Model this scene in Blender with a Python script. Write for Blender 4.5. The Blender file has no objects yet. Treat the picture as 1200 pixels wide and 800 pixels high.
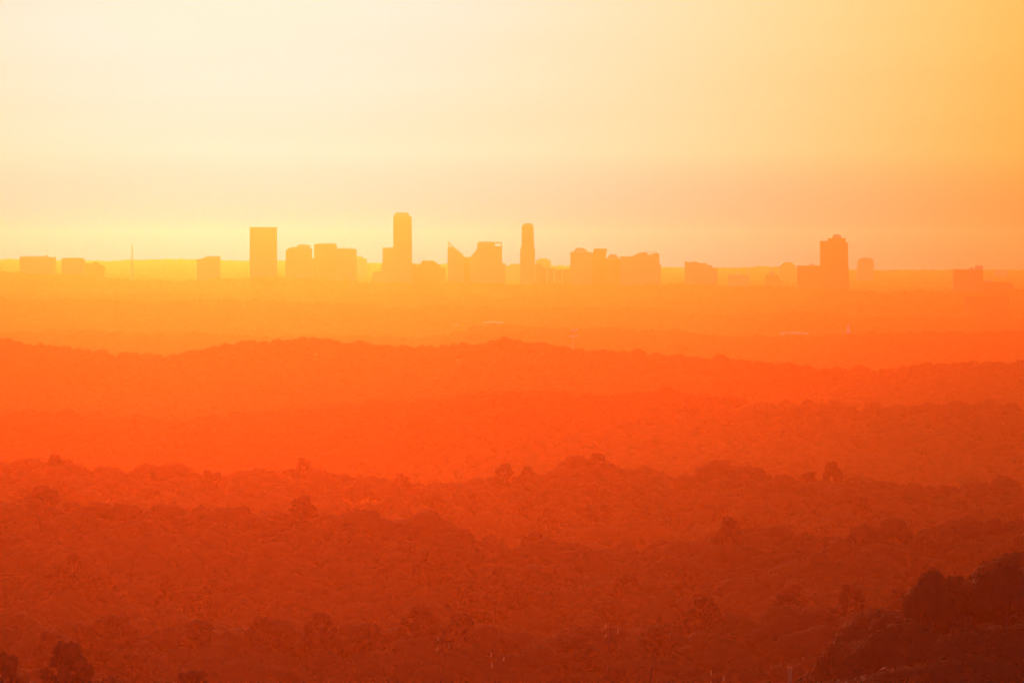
import bpy, math, random
import numpy as np
from mathutils import Vector, Matrix

random.seed(7)
RNG = np.random.default_rng(11)
S = bpy.context.scene
C = S.collection

# ------------------------------------------------------------------ camera
F = 4500.0                       # focal length in pixels of the 1200 px wide photograph
TILT = math.atan(95 / F)         # horizon sits 95 px above the middle
ZC = 100.0
cam_d = bpy.data.cameras.new('camera')
cam = bpy.data.objects.new('camera', cam_d); C.objects.link(cam)
cam_d.sensor_width = 36.0; cam_d.lens = 135.0
cam_d.clip_start = 1.0; cam_d.clip_end = 80000.0
cam.location = (0, 0, ZC)
cam.rotation_euler = (math.radians(90) - TILT, 0, 0)
S.camera = cam

# ------------------------------------------------------------------ light
SUN_EL = math.radians(7.0)
SUN_AZ = math.radians(-4.2)      # degrees to the right of straight ahead
SUNV = Vector((math.sin(SUN_AZ) * math.cos(SUN_EL), math.cos(SUN_AZ) * math.cos(SUN_EL), math.sin(SUN_EL)))
SUN_COL = (1.0, 0.168, 0.084)
sd = bpy.data.lights.new('sun', 'SUN'); sd.energy = 1.45; sd.angle = math.radians(0.6); sd.color = SUN_COL
so = bpy.data.objects.new('sun', sd); C.objects.link(so)
so.rotation_euler = SUNV.to_track_quat('Z', 'Y').to_euler()

W = bpy.data.worlds.new('World'); S.world = W; W.use_nodes = True
nt = W.node_tree; nt.nodes.clear()
def N(t, **k):
    n = nt.nodes.new(t)
    for a, b in k.items(): setattr(n, a, b)
    return n
L = nt.links.new
sky = N('ShaderNodeTexSky', sky_type='NISHITA', sun_disc=False)
sky.sun_elevation = SUN_EL; sky.sun_rotation = SUN_AZ; sky.dust_density = 6.0; sky.air_density = 1.5; sky.altitude = 300
tint = N('ShaderNodeMix', data_type='RGBA', blend_type='MULTIPLY'); tint.inputs[0].default_value = 1
L(sky.outputs[0], tint.inputs[6]); tint.inputs[7].default_value = (0.9, 0.34, 0.16, 1)
bg1 = N('ShaderNodeBackground'); bg1.inputs[1].default_value = 0.02
L(tint.outputs[2], bg1.inputs[0])
# aureole of the low sun in dusty air, a function of the angle to the sun alone
tc = N('ShaderNodeTexCoord')
dot = N('ShaderNodeVectorMath', operation='DOT_PRODUCT'); dot.inputs[1].default_value = SUNV
L(tc.outputs['Generated'], dot.inputs[0])
ac = N('ShaderNodeMath', operation='ARCCOSINE'); L(dot.outputs['Value'], ac.inputs[0])
dv = N('ShaderNodeMath', operation='DIVIDE'); dv.inputs[1].default_value = 0.5; dv.use_clamp = True
L(ac.outputs[0], dv.inputs[0])
ramp = N('ShaderNodeValToRGB'); ramp.color_ramp.interpolation = 'B_SPLINE'
AUR = [(0.00, (1.0, 0.40, 0.48)), (0.145, (1.0, 0.36, 0.43)), (0.21, (1.0, 0.38, 0.34)), (0.30, (0.95, 0.385, 0.22)),
       (0.39, (0.9, 0.315, 0.10)), (0.47, (0.8, 0.24, 0.036)), (0.60, (0.6, 0.17, 0.01)), (0.8, (0.35, 0.06, 0.008)), (1.0, (0.12, 0.015, 0.002))]
el = ramp.color_ramp.elements
while len(el) < len(AUR): el.new(0.5)
for e, (p, c) in zip(el, AUR): e.position = p; e.color = (*c, 1)
L(dv.outputs[0], ramp.inputs[0])
bg2 = N('ShaderNodeBackground')
# the sky dims towards the horizon, where its light crosses more dust; faint high streaks break it up
sx_ = N('ShaderNodeSeparateXYZ'); L(tc.outputs['Generated'], sx_.inputs[0])
mr = N('ShaderNodeMapRange'); mr.inputs[1].default_value = 0.0; mr.inputs[2].default_value = 0.028
mr.inputs[3].default_value = 0.0; mr.inputs[4].default_value = 1.0; L(sx_.outputs[2], mr.inputs[0])
hz = N('ShaderNodeMix', data_type='RGBA'); hz.inputs[6].default_value = (0.6, 0.2, 0.75, 1); hz.inputs[7].default_value = (1, 1, 1, 1); L(mr.outputs[0], hz.inputs[0])
hm_ = N('ShaderNodeMix', data_type='RGBA', blend_type='MULTIPLY'); hm_.inputs[0].default_value = 1
L(ramp.outputs[0], hm_.inputs[6]); L(hz.outputs[2], hm_.inputs[7]); 
# opposite the sun the sky turns blue
bm = N('ShaderNodeMapRange', interpolation_type='SMOOTHSTEP'); bm.inputs[1].default_value = 0.6; bm.inputs[2].default_value = 2.2
bm.inputs[3].default_value = 0.0; bm.inputs[4].default_value = 1.0; L(ac.outputs[0], bm.inputs[0])
bx = N('ShaderNodeMix', data_type='RGBA'); bx.inputs[7].default_value = (0.02, 0.06, 0.17, 1)
L(bm.outputs[0], bx.inputs[0]); L(hm_.outputs[2], bx.inputs[6]); L(bx.outputs[2], bg2.inputs[0])
mp = N('ShaderNodeMapping'); mp.inputs['Scale'].default_value = (5, 5, 60); mp.inputs['Rotation'].default_value = (0, 0.04, 0); L(tc.outputs['Generated'], mp.inputs[0])
nz = N('ShaderNodeTexNoise'); nz.inputs['Scale'].default_value = 1.6; nz.inputs['Detail'].default_value = 5; L(mp.outputs[0], nz.inputs[0])
mr2 = N('ShaderNodeMapRange'); mr2.inputs[1].default_value = 0.3; mr2.inputs[2].default_value = 0.7; mr2.inputs[3].default_value = 0.965; mr2.inputs[4].default_value = 1.035
L(nz.outputs[0], mr2.inputs[0])
mu = N('ShaderNodeMath', operation='MULTIPLY'); mu.inputs[0].default_value = 1.52; L(mr2.outputs[0], mu.inputs[1]); L(mu.outputs[0], bg2.inputs[1])

add = N('ShaderNodeAddShader'); L(bg1.outputs[0], add.inputs[0]); L(bg2.outputs[0], add.inputs[1])
wo = N('ShaderNodeOutputWorld'); L(add.outputs[0], wo.inputs[0])

HAZE_COLOR = (1.0, 0.25, 0.038)
HAZE_DENSITY = 0.00027
HAZE_G = 0.87

S.view_settings.view_transform = 'Standard'; S.view_settings.look = 'None'
S.view_settings.exposure = 0.0; S.view_settings.gamma = 1.0; S.view_settings.use_curve_mapping = False
S.render.engine = 'CYCLES'
cy = S.cycles
cy.use_denoising = True; cy.denoising_input_passes = 'RGB_ALBEDO_NORMAL'; cy.denoising_prefilter = 'ACCURATE'
cy.max_bounces = 4; cy.diffuse_bounces = 2; cy.glossy_bounces = 2; cy.transmission_bounces = 2; cy.volume_bounces = 0
cy.transparent_max_bounces = 8

# ------------------------------------------------------------------ helpers
def at(px, py, D):
    """world point at forward distance D seen at photo pixel (px, py)"""
    a, b = (px - 600) / F, (400 - py) / F
    fy = math.cos(TILT) + b * math.sin(TILT); fz = -math.sin(TILT) + b * math.cos(TILT)
    t = D / fy
    return Vector((a * t, D, ZC + fz * t))

def mesh(name, V, Fc, mat=None, smooth=False):
    m = bpy.data.meshes.new(name)
    m.from_pydata([tuple(v) for v in V], [], Fc); m.update()
    if mat: m.materials.append(mat)
    if smooth: m.polygons.foreach_set('use_smooth', [True] * len(m.polygons))
    return m

def obj(name, m, parent=None, loc=None):
    o = bpy.data.objects.new(name, m); C.objects.link(o)
    if parent: o.parent = parent
    if loc is not None: o.location = loc
    return o

def tag(o, label=None, cat=None, group=None, kind=None):
    if label: o['label'] = label
    if cat: o['category'] = cat
    if group: o['group'] = group
    if kind: o['kind'] = kind
    return o

def empty(name, loc, label, cat, group=None):
    o = bpy.data.objects.new(name, None); C.objects.link(o); o.location = loc
    o.empty_display_size = 2
    return tag(o, label, cat, group)

def material(name, col, rough=0.8, noise=None, scale=0.2, metallic=0.0, translucent=0.0, spec=0.5):
    m = bpy.data.materials.new(name); m.use_nodes = True
    t = m.node_tree; t.nodes.clear()
    out = t.nodes.new('ShaderNodeOutputMaterial'); b = t.nodes.new('ShaderNodeBsdfPrincipled')
    b.inputs['Base Color'].default_value = (*col, 1); b.inputs['Roughness'].default_value = rough
    b.inputs['Metallic'].default_value = metallic
    b.inputs['Specular IOR Level'].default_value = spec
    src = None
    if noise:
        tcn = t.nodes.new('ShaderNodeTexCoord'); nz = t.nodes.new('ShaderNodeTexNoise')
        nz.inputs['Scale'].default_value = scale; nz.inputs['Detail'].default_value = 4
        t.links.new(tcn.outputs['Object'], nz.inputs['Vector'])
        r = t.nodes.new('ShaderNodeValToRGB')
        r.color_ramp.elements[0].position = 0.3; r.color_ramp.elements[1].position = 0.7
        r.color_ramp.elements[0].color = (*col, 1); r.color_ramp.elements[1].color = (*noise, 1)
        t.links.new(nz.outputs[0], r.inputs[0]); src = r.outputs[0]
        t.links.new(src, b.inputs['Base Color'])
    if translucent > 0:
        tr = t.nodes.new('ShaderNodeBsdfTranslucent'); mx = t.nodes.new('ShaderNodeMixShader')
        mx.inputs[0].default_value = translucent
        tr.inputs[0].default_value = (*col, 1)
        if src: t.links.new(src, tr.inputs[0])
        t.links.new(b.outputs[0], mx.inputs[1]); t.links.new(tr.outputs[0], mx.inputs[2])
        t.links.new(mx.outputs[0], out.inputs[0])
    else:
        t.links.new(b.outputs[0], out.inputs[0])
    return m

M = dict(
    ground=material('forest_floor', (0.035, 0.045, 0.02), 0.95, (0.06, 0.055, 0.03), 0.01, spec=0.1),
    leaf_a=material('broad_leaves', (0.04, 0.052, 0.008), 0.7, (0.06, 0.07, 0.012), 0.35, translucent=0.3, spec=0.25),
    leaf_b=material('oak_leaves', (0.032, 0.04, 0.007), 0.7, (0.05, 0.055, 0.01), 0.35, translucent=0.25, spec=0.25),
    needle=material('pine_needles', (0.022, 0.03, 0.006), 0.75, (0.035, 0.042, 0.008), 0.35, translucent=0.08, spec=0.2),
    bark=material('bark', (0.07, 0.05, 0.035), 0.9, (0.12, 0.09, 0.06), 2.0),
    concrete=material('concrete', (0.20, 0.20, 0.24), 0.8, (0.24, 0.24, 0.28), 0.05, spec=0.1),
    stone=material('stone_panels', (0.23, 0.23, 0.27), 0.75, (0.20, 0.20, 0.24), 0.05, spec=0.1),
    dark_panel=material('dark_panels', (0.15, 0.17, 0.24), 0.95, (0.18, 0.20, 0.27), 0.05, spec=0.05),
    glass=material('window_glass', (0.06, 0.06, 0.06), 0.4, spec=0.3),
    cable=material('weathered_cable', (0.05, 0.05, 0.05), 0.9, spec=0.1),
    metal=material('galvanised_steel', (0.35, 0.35, 0.35), 0.5, metallic=0.6),
    white=material('white_paint', (0.8, 0.74, 0.5), 0.6, (0.7, 0.65, 0.45), 0.5),
    insul=material('glazed_insulator', (0.5, 0.34, 0.1), 0.5, spec=0.3),
    wood=material('weathered_pole_wood', (0.08, 0.055, 0.025), 0.95, (0.12, 0.08, 0.04), 1.0, spec=0.1),
    roofing=material('pale_roofing', (0.55, 0.5, 0.33), 0.8, (0.65, 0.6, 0.4), 0.3),
    shingle=material('roof_shingles', (0.08, 0.05, 0.015), 0.9, (0.10, 0.07, 0.02), 1.0, spec=0.1),
    tan=material('rusty_cladding', (0.10, 0.06, 0.02), 0.9, (0.13, 0.08, 0.03), 0.05, spec=0.05),
    brick=material('brick', (0.28, 0.12, 0.05), 0.9, (0.33, 0.15, 0.06), 1.0, spec=0.1),
)

# ------------------------------------------------------------------ terrain
# canopy lines of the successive wooded ridges: (distance, [(px, py) ...])
RIDGES = [
    (40,   [(0, 9600)]),
    (300,  [(0, 1560)]),
    (620,  [(0, 786), (130, 788), (230, 792), (290, 820), (340, 870), (420, 925), (800, 925), (900, 880), (950, 800), (1010, 725), (1060, 680), (1100, 660), (1150, 652), (1200, 644)]),
    (690,  [(0, 800), (230, 806), (340, 850), (420, 875), (800, 878), (900, 850), (950, 790), (1010, 728), (1060, 684), (1100, 664), (1150, 656), (1200, 648)]),
    (950,  [(0, 715), (300, 720), (600, 725), (800, 708), (900, 688), (960, 677), (1040, 672), (1100, 682), (1200, 690)]),
    (1300, [(0, 575), (70, 562), (110, 568), (150, 582), (230, 590), (330, 596), (400, 594), (500, 597), (540, 606), (600, 620), (800, 622), (1000, 605), (1200, 600)]),
    (1800, [(0, 535), (200, 548), (380, 552), (520, 556), (600, 545), (700, 540), (760, 548), (790, 555), (865, 541), (900, 552), (980, 546), (1040, 553), (1080, 560), (1110, 555), (1165, 554), (1200, 560)]),
    (2800, [(0, 478), (60, 479), (150, 486), (300, 478), (400, 468), (500, 460), (610, 452), (700, 457), (780, 457), (880, 461), (970, 466), (1070, 470), (1130, 467), (1200, 476)]),
    (3750, [(0, 393), (40, 401), (100, 406), (130, 410), (190, 414), (240, 407), (280, 399), (330, 397), (370, 393), (400, 398), (440, 400), (500, 400), (530, 402), (565, 400), (580, 395), (605, 395), (650, 400), (700, 409), (760, 412), (800, 413), (860, 416), (930, 421), (960, 426), (1000, 425), (1050, 425), (1080, 421), (1130, 419), (1200, 421)]),
    (6100, [(0, 388), (100, 385), (130, 388), (200, 390), (260, 392), (500, 392), (540, 386), (566, 380), (590, 379), (620, 383), (700, 384), (760, 386), (860, 393), (915, 392), (950, 392), (1010, 384), (1100, 388), (1200, 384)]),
    (7700, [(0, 348), (60, 350), (130, 351), (200, 351), (270, 349), (330, 352), (400, 353), (430, 354), (450, 359), (480, 359), (520, 355), (570, 359), (660, 358), (780, 361), (800, 365), (870, 369), (930, 364), (1010, 371), (1040, 368), (1200, 374)]),
    (8800, [(0, 341), (30, 340), (80, 342), (130, 342), (190, 340), (250, 344), (300, 346), (330, 345), (400, 346), (450, 342), (500, 344), (530, 349), (550, 344), (580, 349), (610, 345), (640, 344), (680, 348), (750, 348), (815, 349), (880, 354), (950, 357), (1000, 353), (1060, 356), (1130, 357), (1200, 362)]),
    (9650, [(0, 318), (95, 321), (123, 324), (150, 326), (220, 328), (330, 322), (420, 330), (600, 331), (690, 331), (775, 333), (800, 330), (850, 335), (920, 335), (960, 337), (1040, 340), (1060, 338), (1120, 341), (1200, 338)]),
    (16500, [(0, 305), (60, 306), (130, 307), (150, 306), (210, 304), (240, 306), (300, 306), (480, 310), (780, 314), (860, 315), (900, 313), (930, 316), (1030, 317), (1200, 317)]),
    (18500, [(0, 330)]), (26000, [(0, 330)]),
]
DIP = [0, 0, 0, 11, 14, 34, 48, 38, 52, 34, 24, 20, 30, 0, 0]
RD = np.array([r[0] for r in RIDGES], float)
def tree_h(d): return 17.0

def vnoise(x, y, seed=0):
    """smooth value noise"""
    xi = np.floor(x).astype(np.int64); yi = np.floor(y).astype(np.int64)
    fx = x - xi; fy = y - yi
    fx = fx * fx * (3 - 2 * fx); fy = fy * fy * (3 - 2 * fy)
    def h(a, b):
        n = (a * 374761393 + b * 668265263 + seed * 1442695041) & 0x7fffffff
        n = ((n ^ (n >> 13)) * 1274126177) & 0x7fffffff
        return ((n ^ (n >> 16)) & 0xffff) / 65535.0
    return (h(xi, yi) * (1 - fx) + h(xi + 1, yi) * fx) * (1 - fy) + (h(xi, yi + 1) * (1 - fx) + h(xi + 1, yi + 1) * fx) * fy

def terrain(x, y):
    x = np.atleast_1d(np.asarray(x, float)); y = np.atleast_1d(np.asarray(y, float))
    yy = np.maximum(y, 41.0)
    px = np.clip(600 + F * x / yy, -1500, 2700)
    Zr = []
    for d, pts in RIDGES:
        p = np.array(pts, float)
        py = np.interp(px, p[:, 0], p[:, 1])
        Zr.append(ZC - (py - 305) / F * d - 21.0)
    Zr = np.array(Zr)
    # ridge distance wanders sideways a little
    yw = yy * (1 + 0.05 * (vnoise(px / 260.0, yy * 0 + 3.3, 5) - 0.5))
    k = np.clip(np.searchsorted(RD, yw) - 1, 0, len(RD) - 2)
    t = np.clip((yw - RD[k]) / (RD[k + 1] - RD[k]), 0, 1)
    i = np.arange(len(px))
    z0 = Zr[k, i]; z1 = Zr[k + 1, i]
    ts = t
    z = z0 * (1 - ts) + z1 * ts
    dip = np.array(DIP, float)[np.minimum(k, len(DIP) - 1)]
    z -= dip * np.sin(math.pi * t ** 0.55)
    # small rolls, fading in with distance from a crest
    amp = np.clip(yy / 900, 0, 1) * np.sin(math.pi * t) ** 0.7
    z += amp * ((vnoise(x / 190, y / 260, 1) - 0.5) * 16 + (vnoise(x / 70, y / 90, 2) - 0.5) * 5)
    return z

us = np.concatenate([np.linspace(-0.42, -0.17, 16)[:-1], np.linspace(-0.17, 0.17, 230), np.linspace(0.17, 0.42, 16)[1:]])
ds = np.unique(np.concatenate([np.geomspace(40, 700, 30), np.geomspace(700, 18000, 330)]))
UU, DD = np.meshgrid(us, ds)
X = (UU * DD).ravel(); Y = DD.ravel(); Z = terrain(X, Y)
nu, nd = len(us), len(ds)
idx = (np.arange(nd - 1)[:, None] * nu + np.arange(nu - 1)[None]).ravel()
faces = np.stack([idx, idx + 1, idx + nu + 1, idx + nu], 1)
gm = bpy.data.meshes.new('ground')
gm.vertices.add(len(X)); gm.vertices.foreach_set('co', np.stack([X, Y, Z], 1).astype(np.float32).ravel())
gm.loops.add(faces.size); gm.loops.foreach_set('vertex_index', faces.astype(np.int32).ravel())
gm.polygons.add(len(faces)); gm.polygons.foreach_set('loop_start', (np.arange(len(faces)) * 4).astype(np.int32))
gm.update(calc_edges=True); gm.validate()
gm.polygons.foreach_set('use_smooth', [True] * len(gm.polygons))
gm.materials.append(M['ground'])
tag(obj('ground', gm), kind='structure')
ZMIN = float(Z.min())

# ------------------------------------------------------------------ trees
def leaf_quads(P, Nn, size, rng):
    """bent leaf-clump quads at points P facing Nn"""
    n = len(P)
    a = rng.normal(size=(n, 3)); t1 = np.cross(Nn, a); t1 /= np.linalg.norm(t1, axis=1)[:, None] + 1e-9
    t2 = np.cross(Nn, t1)
    s = size[:, None]
    w1 = rng.uniform(0.6, 1.2, (n, 1)); w2 = rng.uniform(0.6, 1.2, (n, 1))
    bend = rng.uniform(-0.25, 0.35, (n, 1)) * s
    v0 = P - t1 * s * w1 - Nn * bend; v1 = P - t2 * s * w2; v2 = P + t1 * s * w2 - Nn * bend; v3 = P + t2 * s * w1
    return np.stack([v0, v1, v2, v3], 1).reshape(-1, 3)

def quad_mesh(name, V, mats, extra=None, VN=None):
    n = len(V) // 4
    m = bpy.data.meshes.new(name)
    Fq = np.arange(n * 4).reshape(n, 4)
    nv = len(V); matidx = np.zeros(n, np.int32)
    if extra is not None:
        EV, EF = extra
        Fq = np.concatenate([Fq, np.array(EF) + nv]); V = np.concatenate([V, np.array(EV)])
        matidx = np.concatenate([matidx, np.ones(len(EF), np.int32)])
    m.vertices.add(len(V)); m.vertices.foreach_set('co', V.astype(np.float32).ravel())
    m.loops.add(Fq.size); m.loops.foreach_set('vertex_index', Fq.astype(np.int32).ravel())
    m.polygons.add(len(Fq)); m.polygons.foreach_set('loop_start', (np.arange(len(Fq)) * 4).astype(np.int32))
    for mt in mats: m.materials.append(mt)
    m.polygons.foreach_set('material_index', matidx)
    m.update(calc_edges=True)
    m.polygons.foreach_set('use_smooth', [True] * len(m.polygons))
    if VN is not None:
        full = np.zeros((len(V), 3), np.float32); full[:len(VN)] = VN
        if len(V) > len(VN):
            e = V[len(VN):] * np.array([1, 1, 0]); full[len(VN):] = e / (np.linalg.norm(e, axis=1)[:, None] + 1e-6)
        m.normals_split_custom_set_from_vertices(full)
    return m

def limb(p, q, r0, r1, seg=7):
    p = np.array(p, float); q = np.array(q, float)
    d = q - p; d /= np.linalg.norm(d)
    a = np.cross(d, [0.3, 0.9, 0.1]); a /= np.linalg.norm(a); b = np.cross(d, a)
    V = []; 
    for c, r in ((p, r0), ((p + q) / 2 + a * 0.04 * np.linalg.norm(q - p), (r0 + r1) / 2), (q, r1)):
        for k in range(seg):
            t = 2 * math.pi * k / seg
            V.append(c + (a * math.cos(t) + b * math.sin(t)) * r)
    Fc = []
    for s in range(2):
        for k in range(seg):
            k2 = (k + 1) % seg
            Fc.append((s * seg + k, s * seg + k2, (s + 1) * seg + k2, (s + 1) * seg + k))
    return V, Fc

def crown_points(kind, rng, nleaf, size):
    """nominal tree: 17 m tall, canopy about 11 m across"""
    lobes = []
    if kind == 'oak':
        R, zb, zt = 5.6, 7.0, 17.0
        for k in range(26):
            t = k / 26; a = k * 2.399 + rng.uniform(-.4, .4)
            h = 1 - t; rr = R * math.sqrt(t) * rng.uniform(.75, .95)
            z = zb + (zt - zb - 1.8) * math.sqrt(max(0, 1 - (rr / (R * 1.08)) ** 2)) + rng.uniform(-.9, .5)
            lobes.append((rr * math.cos(a), rr * math.sin(a), z, rng.uniform(1.5, 2.4)))
    elif kind == 'tall':
        R, zb, zt = 4.4, 5.0, 18.5
        for k in range(26):
            t = (k + .5) / 26; a = k * 2.399 + rng.uniform(-.5, .5)
            z = zb + (zt - zb - 1.5) * (1 - t ** 1.3); w = math.sqrt(max(0.05, 1 - ((z - 9.5) / 9.5) ** 2)) if z > 9.5 else 1
            rr = R * w * rng.uniform(.35, .9)
            lobes.append((rr * math.cos(a), rr * math.sin(a), z, rng.uniform(1.3, 2.1)))
    elif kind == 'wide':
        R, zb, zt = 6.8, 8.0, 15.5
        for k in range(34):
            t = k / 34; a = k * 2.399 + rng.uniform(-.4, .4)
            rr = R * math.sqrt(t) * rng.uniform(.75, .98)
            z = zb + (zt - zb - 1.4) * math.sqrt(max(0, 1 - (rr / (R * 1.08)) ** 2)) + rng.uniform(-1.0, .6)
            lobes.append((rr * math.cos(a), rr * math.sin(a), z, rng.uniform(1.2, 2.2)))
    else:  # pine
        for k in range(46):
            t = (k + .5) / 46; a = k * 2.399 + rng.uniform(-.6, .6)
            z = 8.0 + 12.2 * (1 - t); w = 0.9 + 4.6 * (t ** 0.5)
            rr = w * rng.uniform(.25, 1.0)
            lobes.append((rr * math.cos(a), rr * math.sin(a), z, rng.uniform(.75, 1.35)))
    lobes = np.array(lobes)
    wgt = lobes[:, 3] ** 2; wgt /= wgt.sum()
    li = rng.choice(len(lobes), nleaf, p=wgt)
    d = rng.normal(size=(nleaf, 3)); d /= np.linalg.norm(d, axis=1)[:, None]
    d[:, 2] = np.where(rng.random(nleaf) < 0.6, np.abs(d[:, 2]), d[:, 2])
    lr = lobes[li, 3:4]
    P = lobes[li, :3] + d * lr * rng.uniform(0.72, 1.08, (nleaf, 1)) * np.array([[1, 1, .8]])
    ax = P.copy(); ax[:, 2] = (P[:, 2] - 8) * 0.8
    ax /= np.linalg.norm(ax, axis=1)[:, None] + 1e-6
    Nn = d * .8 + ax * .5 + rng.normal(scale=.22, size=(nleaf, 3)); Nn /= np.linalg.norm(Nn, axis=1)[:, None]
    VNn = d * .7 + ax * .6 + rng.normal(scale=.04, size=(nleaf, 3)); VNn /= np.linalg.norm(VNn, axis=1)[:, None]
    sz = rng.uniform(.6, 1.3, nleaf) * size
    return P, Nn, sz, lobes, np.repeat(VNn, 4, axis=0)

def inner_mass(lobes, f=.82):
    g = np.array([(a, b) for a in (-1, 0, 1) for b in (-1, 0, 1)], float)
    q = [(0, 1, 4, 3), (1, 2, 5, 4), (3, 4, 7, 6), (4, 5, 8, 7)]
    P, Nn = [], []
    for ax in range(3):
        for sg in (-1, 1):
            v = np.insert(g, ax, sg, axis=1); v /= np.linalg.norm(v, axis=1)[:, None]
            for ff in q:
                c = v[list(ff)]
                n_ = np.cross(c[1] - c[0], c[2] - c[0])
                P.append(c if n_ @ c.mean(0) > 0 else c[::-1])
    U = np.concatenate(P)
    V = np.concatenate([l[:3] + U * l[3] * f * np.array([1, 1, .85]) for l in lobes])
    c = np.concatenate([U] * len(lobes))
    ax = V.copy(); ax[:, 2] = (V[:, 2] - 8) * .8; ax /= np.linalg.norm(ax, axis=1)[:, None] + 1e-6
    VN = c * .7 + ax * .6; VN /= np.linalg.norm(VN, axis=1)[:, None] + 1e-6
    return V, VN

def trunk_geo(kind, rng, lobes, nl=7):
    V, Fc = [], []
    def addl(p, q, r0, r1):
        v, f = limb(p, q, r0, r1); o = len(V); V.extend(v); Fc.extend([tuple(i + o for i in ff) for ff in f])
    top = 14.5 if kind != 'pine' else 19
    addl((0, 0, -3), (0.15, 0.1, 8), .42, .3); addl((0.15, 0.1, 7.9), (0, 0, top), .3, .1)
    for l in lobes[rng.choice(len(lobes), nl, replace=False)]:
        zz = max(5.0, l[2] - 3.0)
        addl((0.1, 0.05, zz), (l[0], l[1], l[2]), .15, .05)
    return V, Fc

SPECIES = [('oak', 'leaf_a'), ('tall', 'leaf_a'), ('wide', 'leaf_b'), ('oak', 'leaf_b'), ('pine', 'needle'), ('wide', 'leaf_a')]
near_crown, near_trunk, mid_proto, far_proto = [], [], [], []
for si, (kind, mt) in enumerate(SPECIES):
    r = np.random.default_rng(100 + si)
    P, Nn, sz, lobes, vn = crown_points(kind, r, 9000, 0.22 if kind != 'pine' else 0.17)
    iv, ivn = inner_mass(lobes)
    near_crown.append(quad_mesh('crown', np.concatenate([leaf_quads(P, Nn, sz, r), iv]), [M[mt]], VN=np.concatenate([vn, ivn])))
    tv, tf = trunk_geo(kind, r, lobes)
    near_trunk.append(mesh('trunk', tv, tf, M['bark'], True))
    tv1, tf1 = limb((0, 0, -3), (0, 0, 13), .4, .15, 5)
    for lst, n_, s_ in ((mid_proto, 2600, .40), (far_proto, 700, .72)):
        P, Nn, sz, lb, vn = crown_points(kind, np.random.default_rng(100 + si), n_, s_)
        iv, ivn = inner_mass(lb)
        lst.append(quad_mesh('crown_and_trunk', np.concatenate([leaf_quads(P, Nn, sz, r), iv]), [M[mt], M['bark']], (tv1, tf1), VN=np.concatenate([vn, ivn])))

# jittered positions over the fan of land in view
def grid_points(d0, d1, sp, umax):
    ys = np.arange(d0, d1, sp)
    out = []
    for j, y in enumerate(ys):
        n = int(2 * umax * y / sp)
        x = (np.arange(n) - n / 2 + (0.5 if j % 2 else 0)) * sp
        out.append(np.stack([x, np.full(n, y)], 1))
    P = np.concatenate(out)
    return P + RNG.uniform(-.38, .38, P.shape) * sp
PTS = np.concatenate([grid_points(430, 2200, 10.6, .165), grid_points(2200, 4300, 11.6, .155), grid_points(4300, 7600, 12.5, .15),
                      grid_points(7600, 11200, 14.0, .148), grid_points(11200, 17200, 19.0, .145)])
EXCLUDE = []   # (x, y, radius) filled below by things that stand in the wood

# ------------------------------------------------------------------ buildings
def gz(x, y): return float(terrain([x], [y])[0])

def find_D(px, py, h, guess, spread=.3):
    """distance near the guess at which the land lies h metres below the sight line"""
    best = None
    for k in range(241):
        D = guess * (1 + spread * (k / 120 - 1)); p = at(px, py, D)
        e = abs(p.z - gz(p.x, D) - h) + abs(D - guess) / guess * 4
        if best is None or e < best[0]: best = (e, D)
    return best[1]

def prism(poly, y0, y1):
    n = len(poly)
    area = sum(poly[i][0] * poly[(i + 1) % n][1] - poly[(i + 1) % n][0] * poly[i][1] for i in range(n))
    if area < 0: poly = poly[::-1]
    V = [(x, y0, z) for x, z in poly] + [(x, y1, z) for x, z in poly]
    Fc = [tuple(range(n)), tuple(range(2 * n - 1, n - 1, -1))]
    for i in range(n):
        j = (i + 1) % n
        Fc.append((i, i + n, j + n, j))
    return V, Fc

def boxes(lst):
    V, Fc = [], []
    for x0, x1, y0, y1, z0, z1 in lst:
        o = len(V)
        V += [(x0, y0, z0), (x1, y0, z0), (x1, y1, z0), (x0, y1, z0), (x0, y0, z1), (x1, y0, z1), (x1, y1, z1), (x0, y1, z1)]
        Fc += [tuple(o + i for i in f) for f in ((0, 3, 2, 1), (4, 5, 6, 7), (0, 1, 5, 4), (1, 2, 6, 5), (2, 3, 7, 6), (3, 0, 4, 7))]
    return V, Fc

def span(poly, z):
    xs = []
    n = len(poly)
    for i in range(n):
        (xa, za), (xb, zb) = poly[i], poly[(i + 1) % n]
        if (za - z) * (zb - z) < 0: xs.append(xa + (xb - xa) * (z - za) / (zb - za))
    return (min(xs), max(xs)) if len(xs) >= 2 else None

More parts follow.
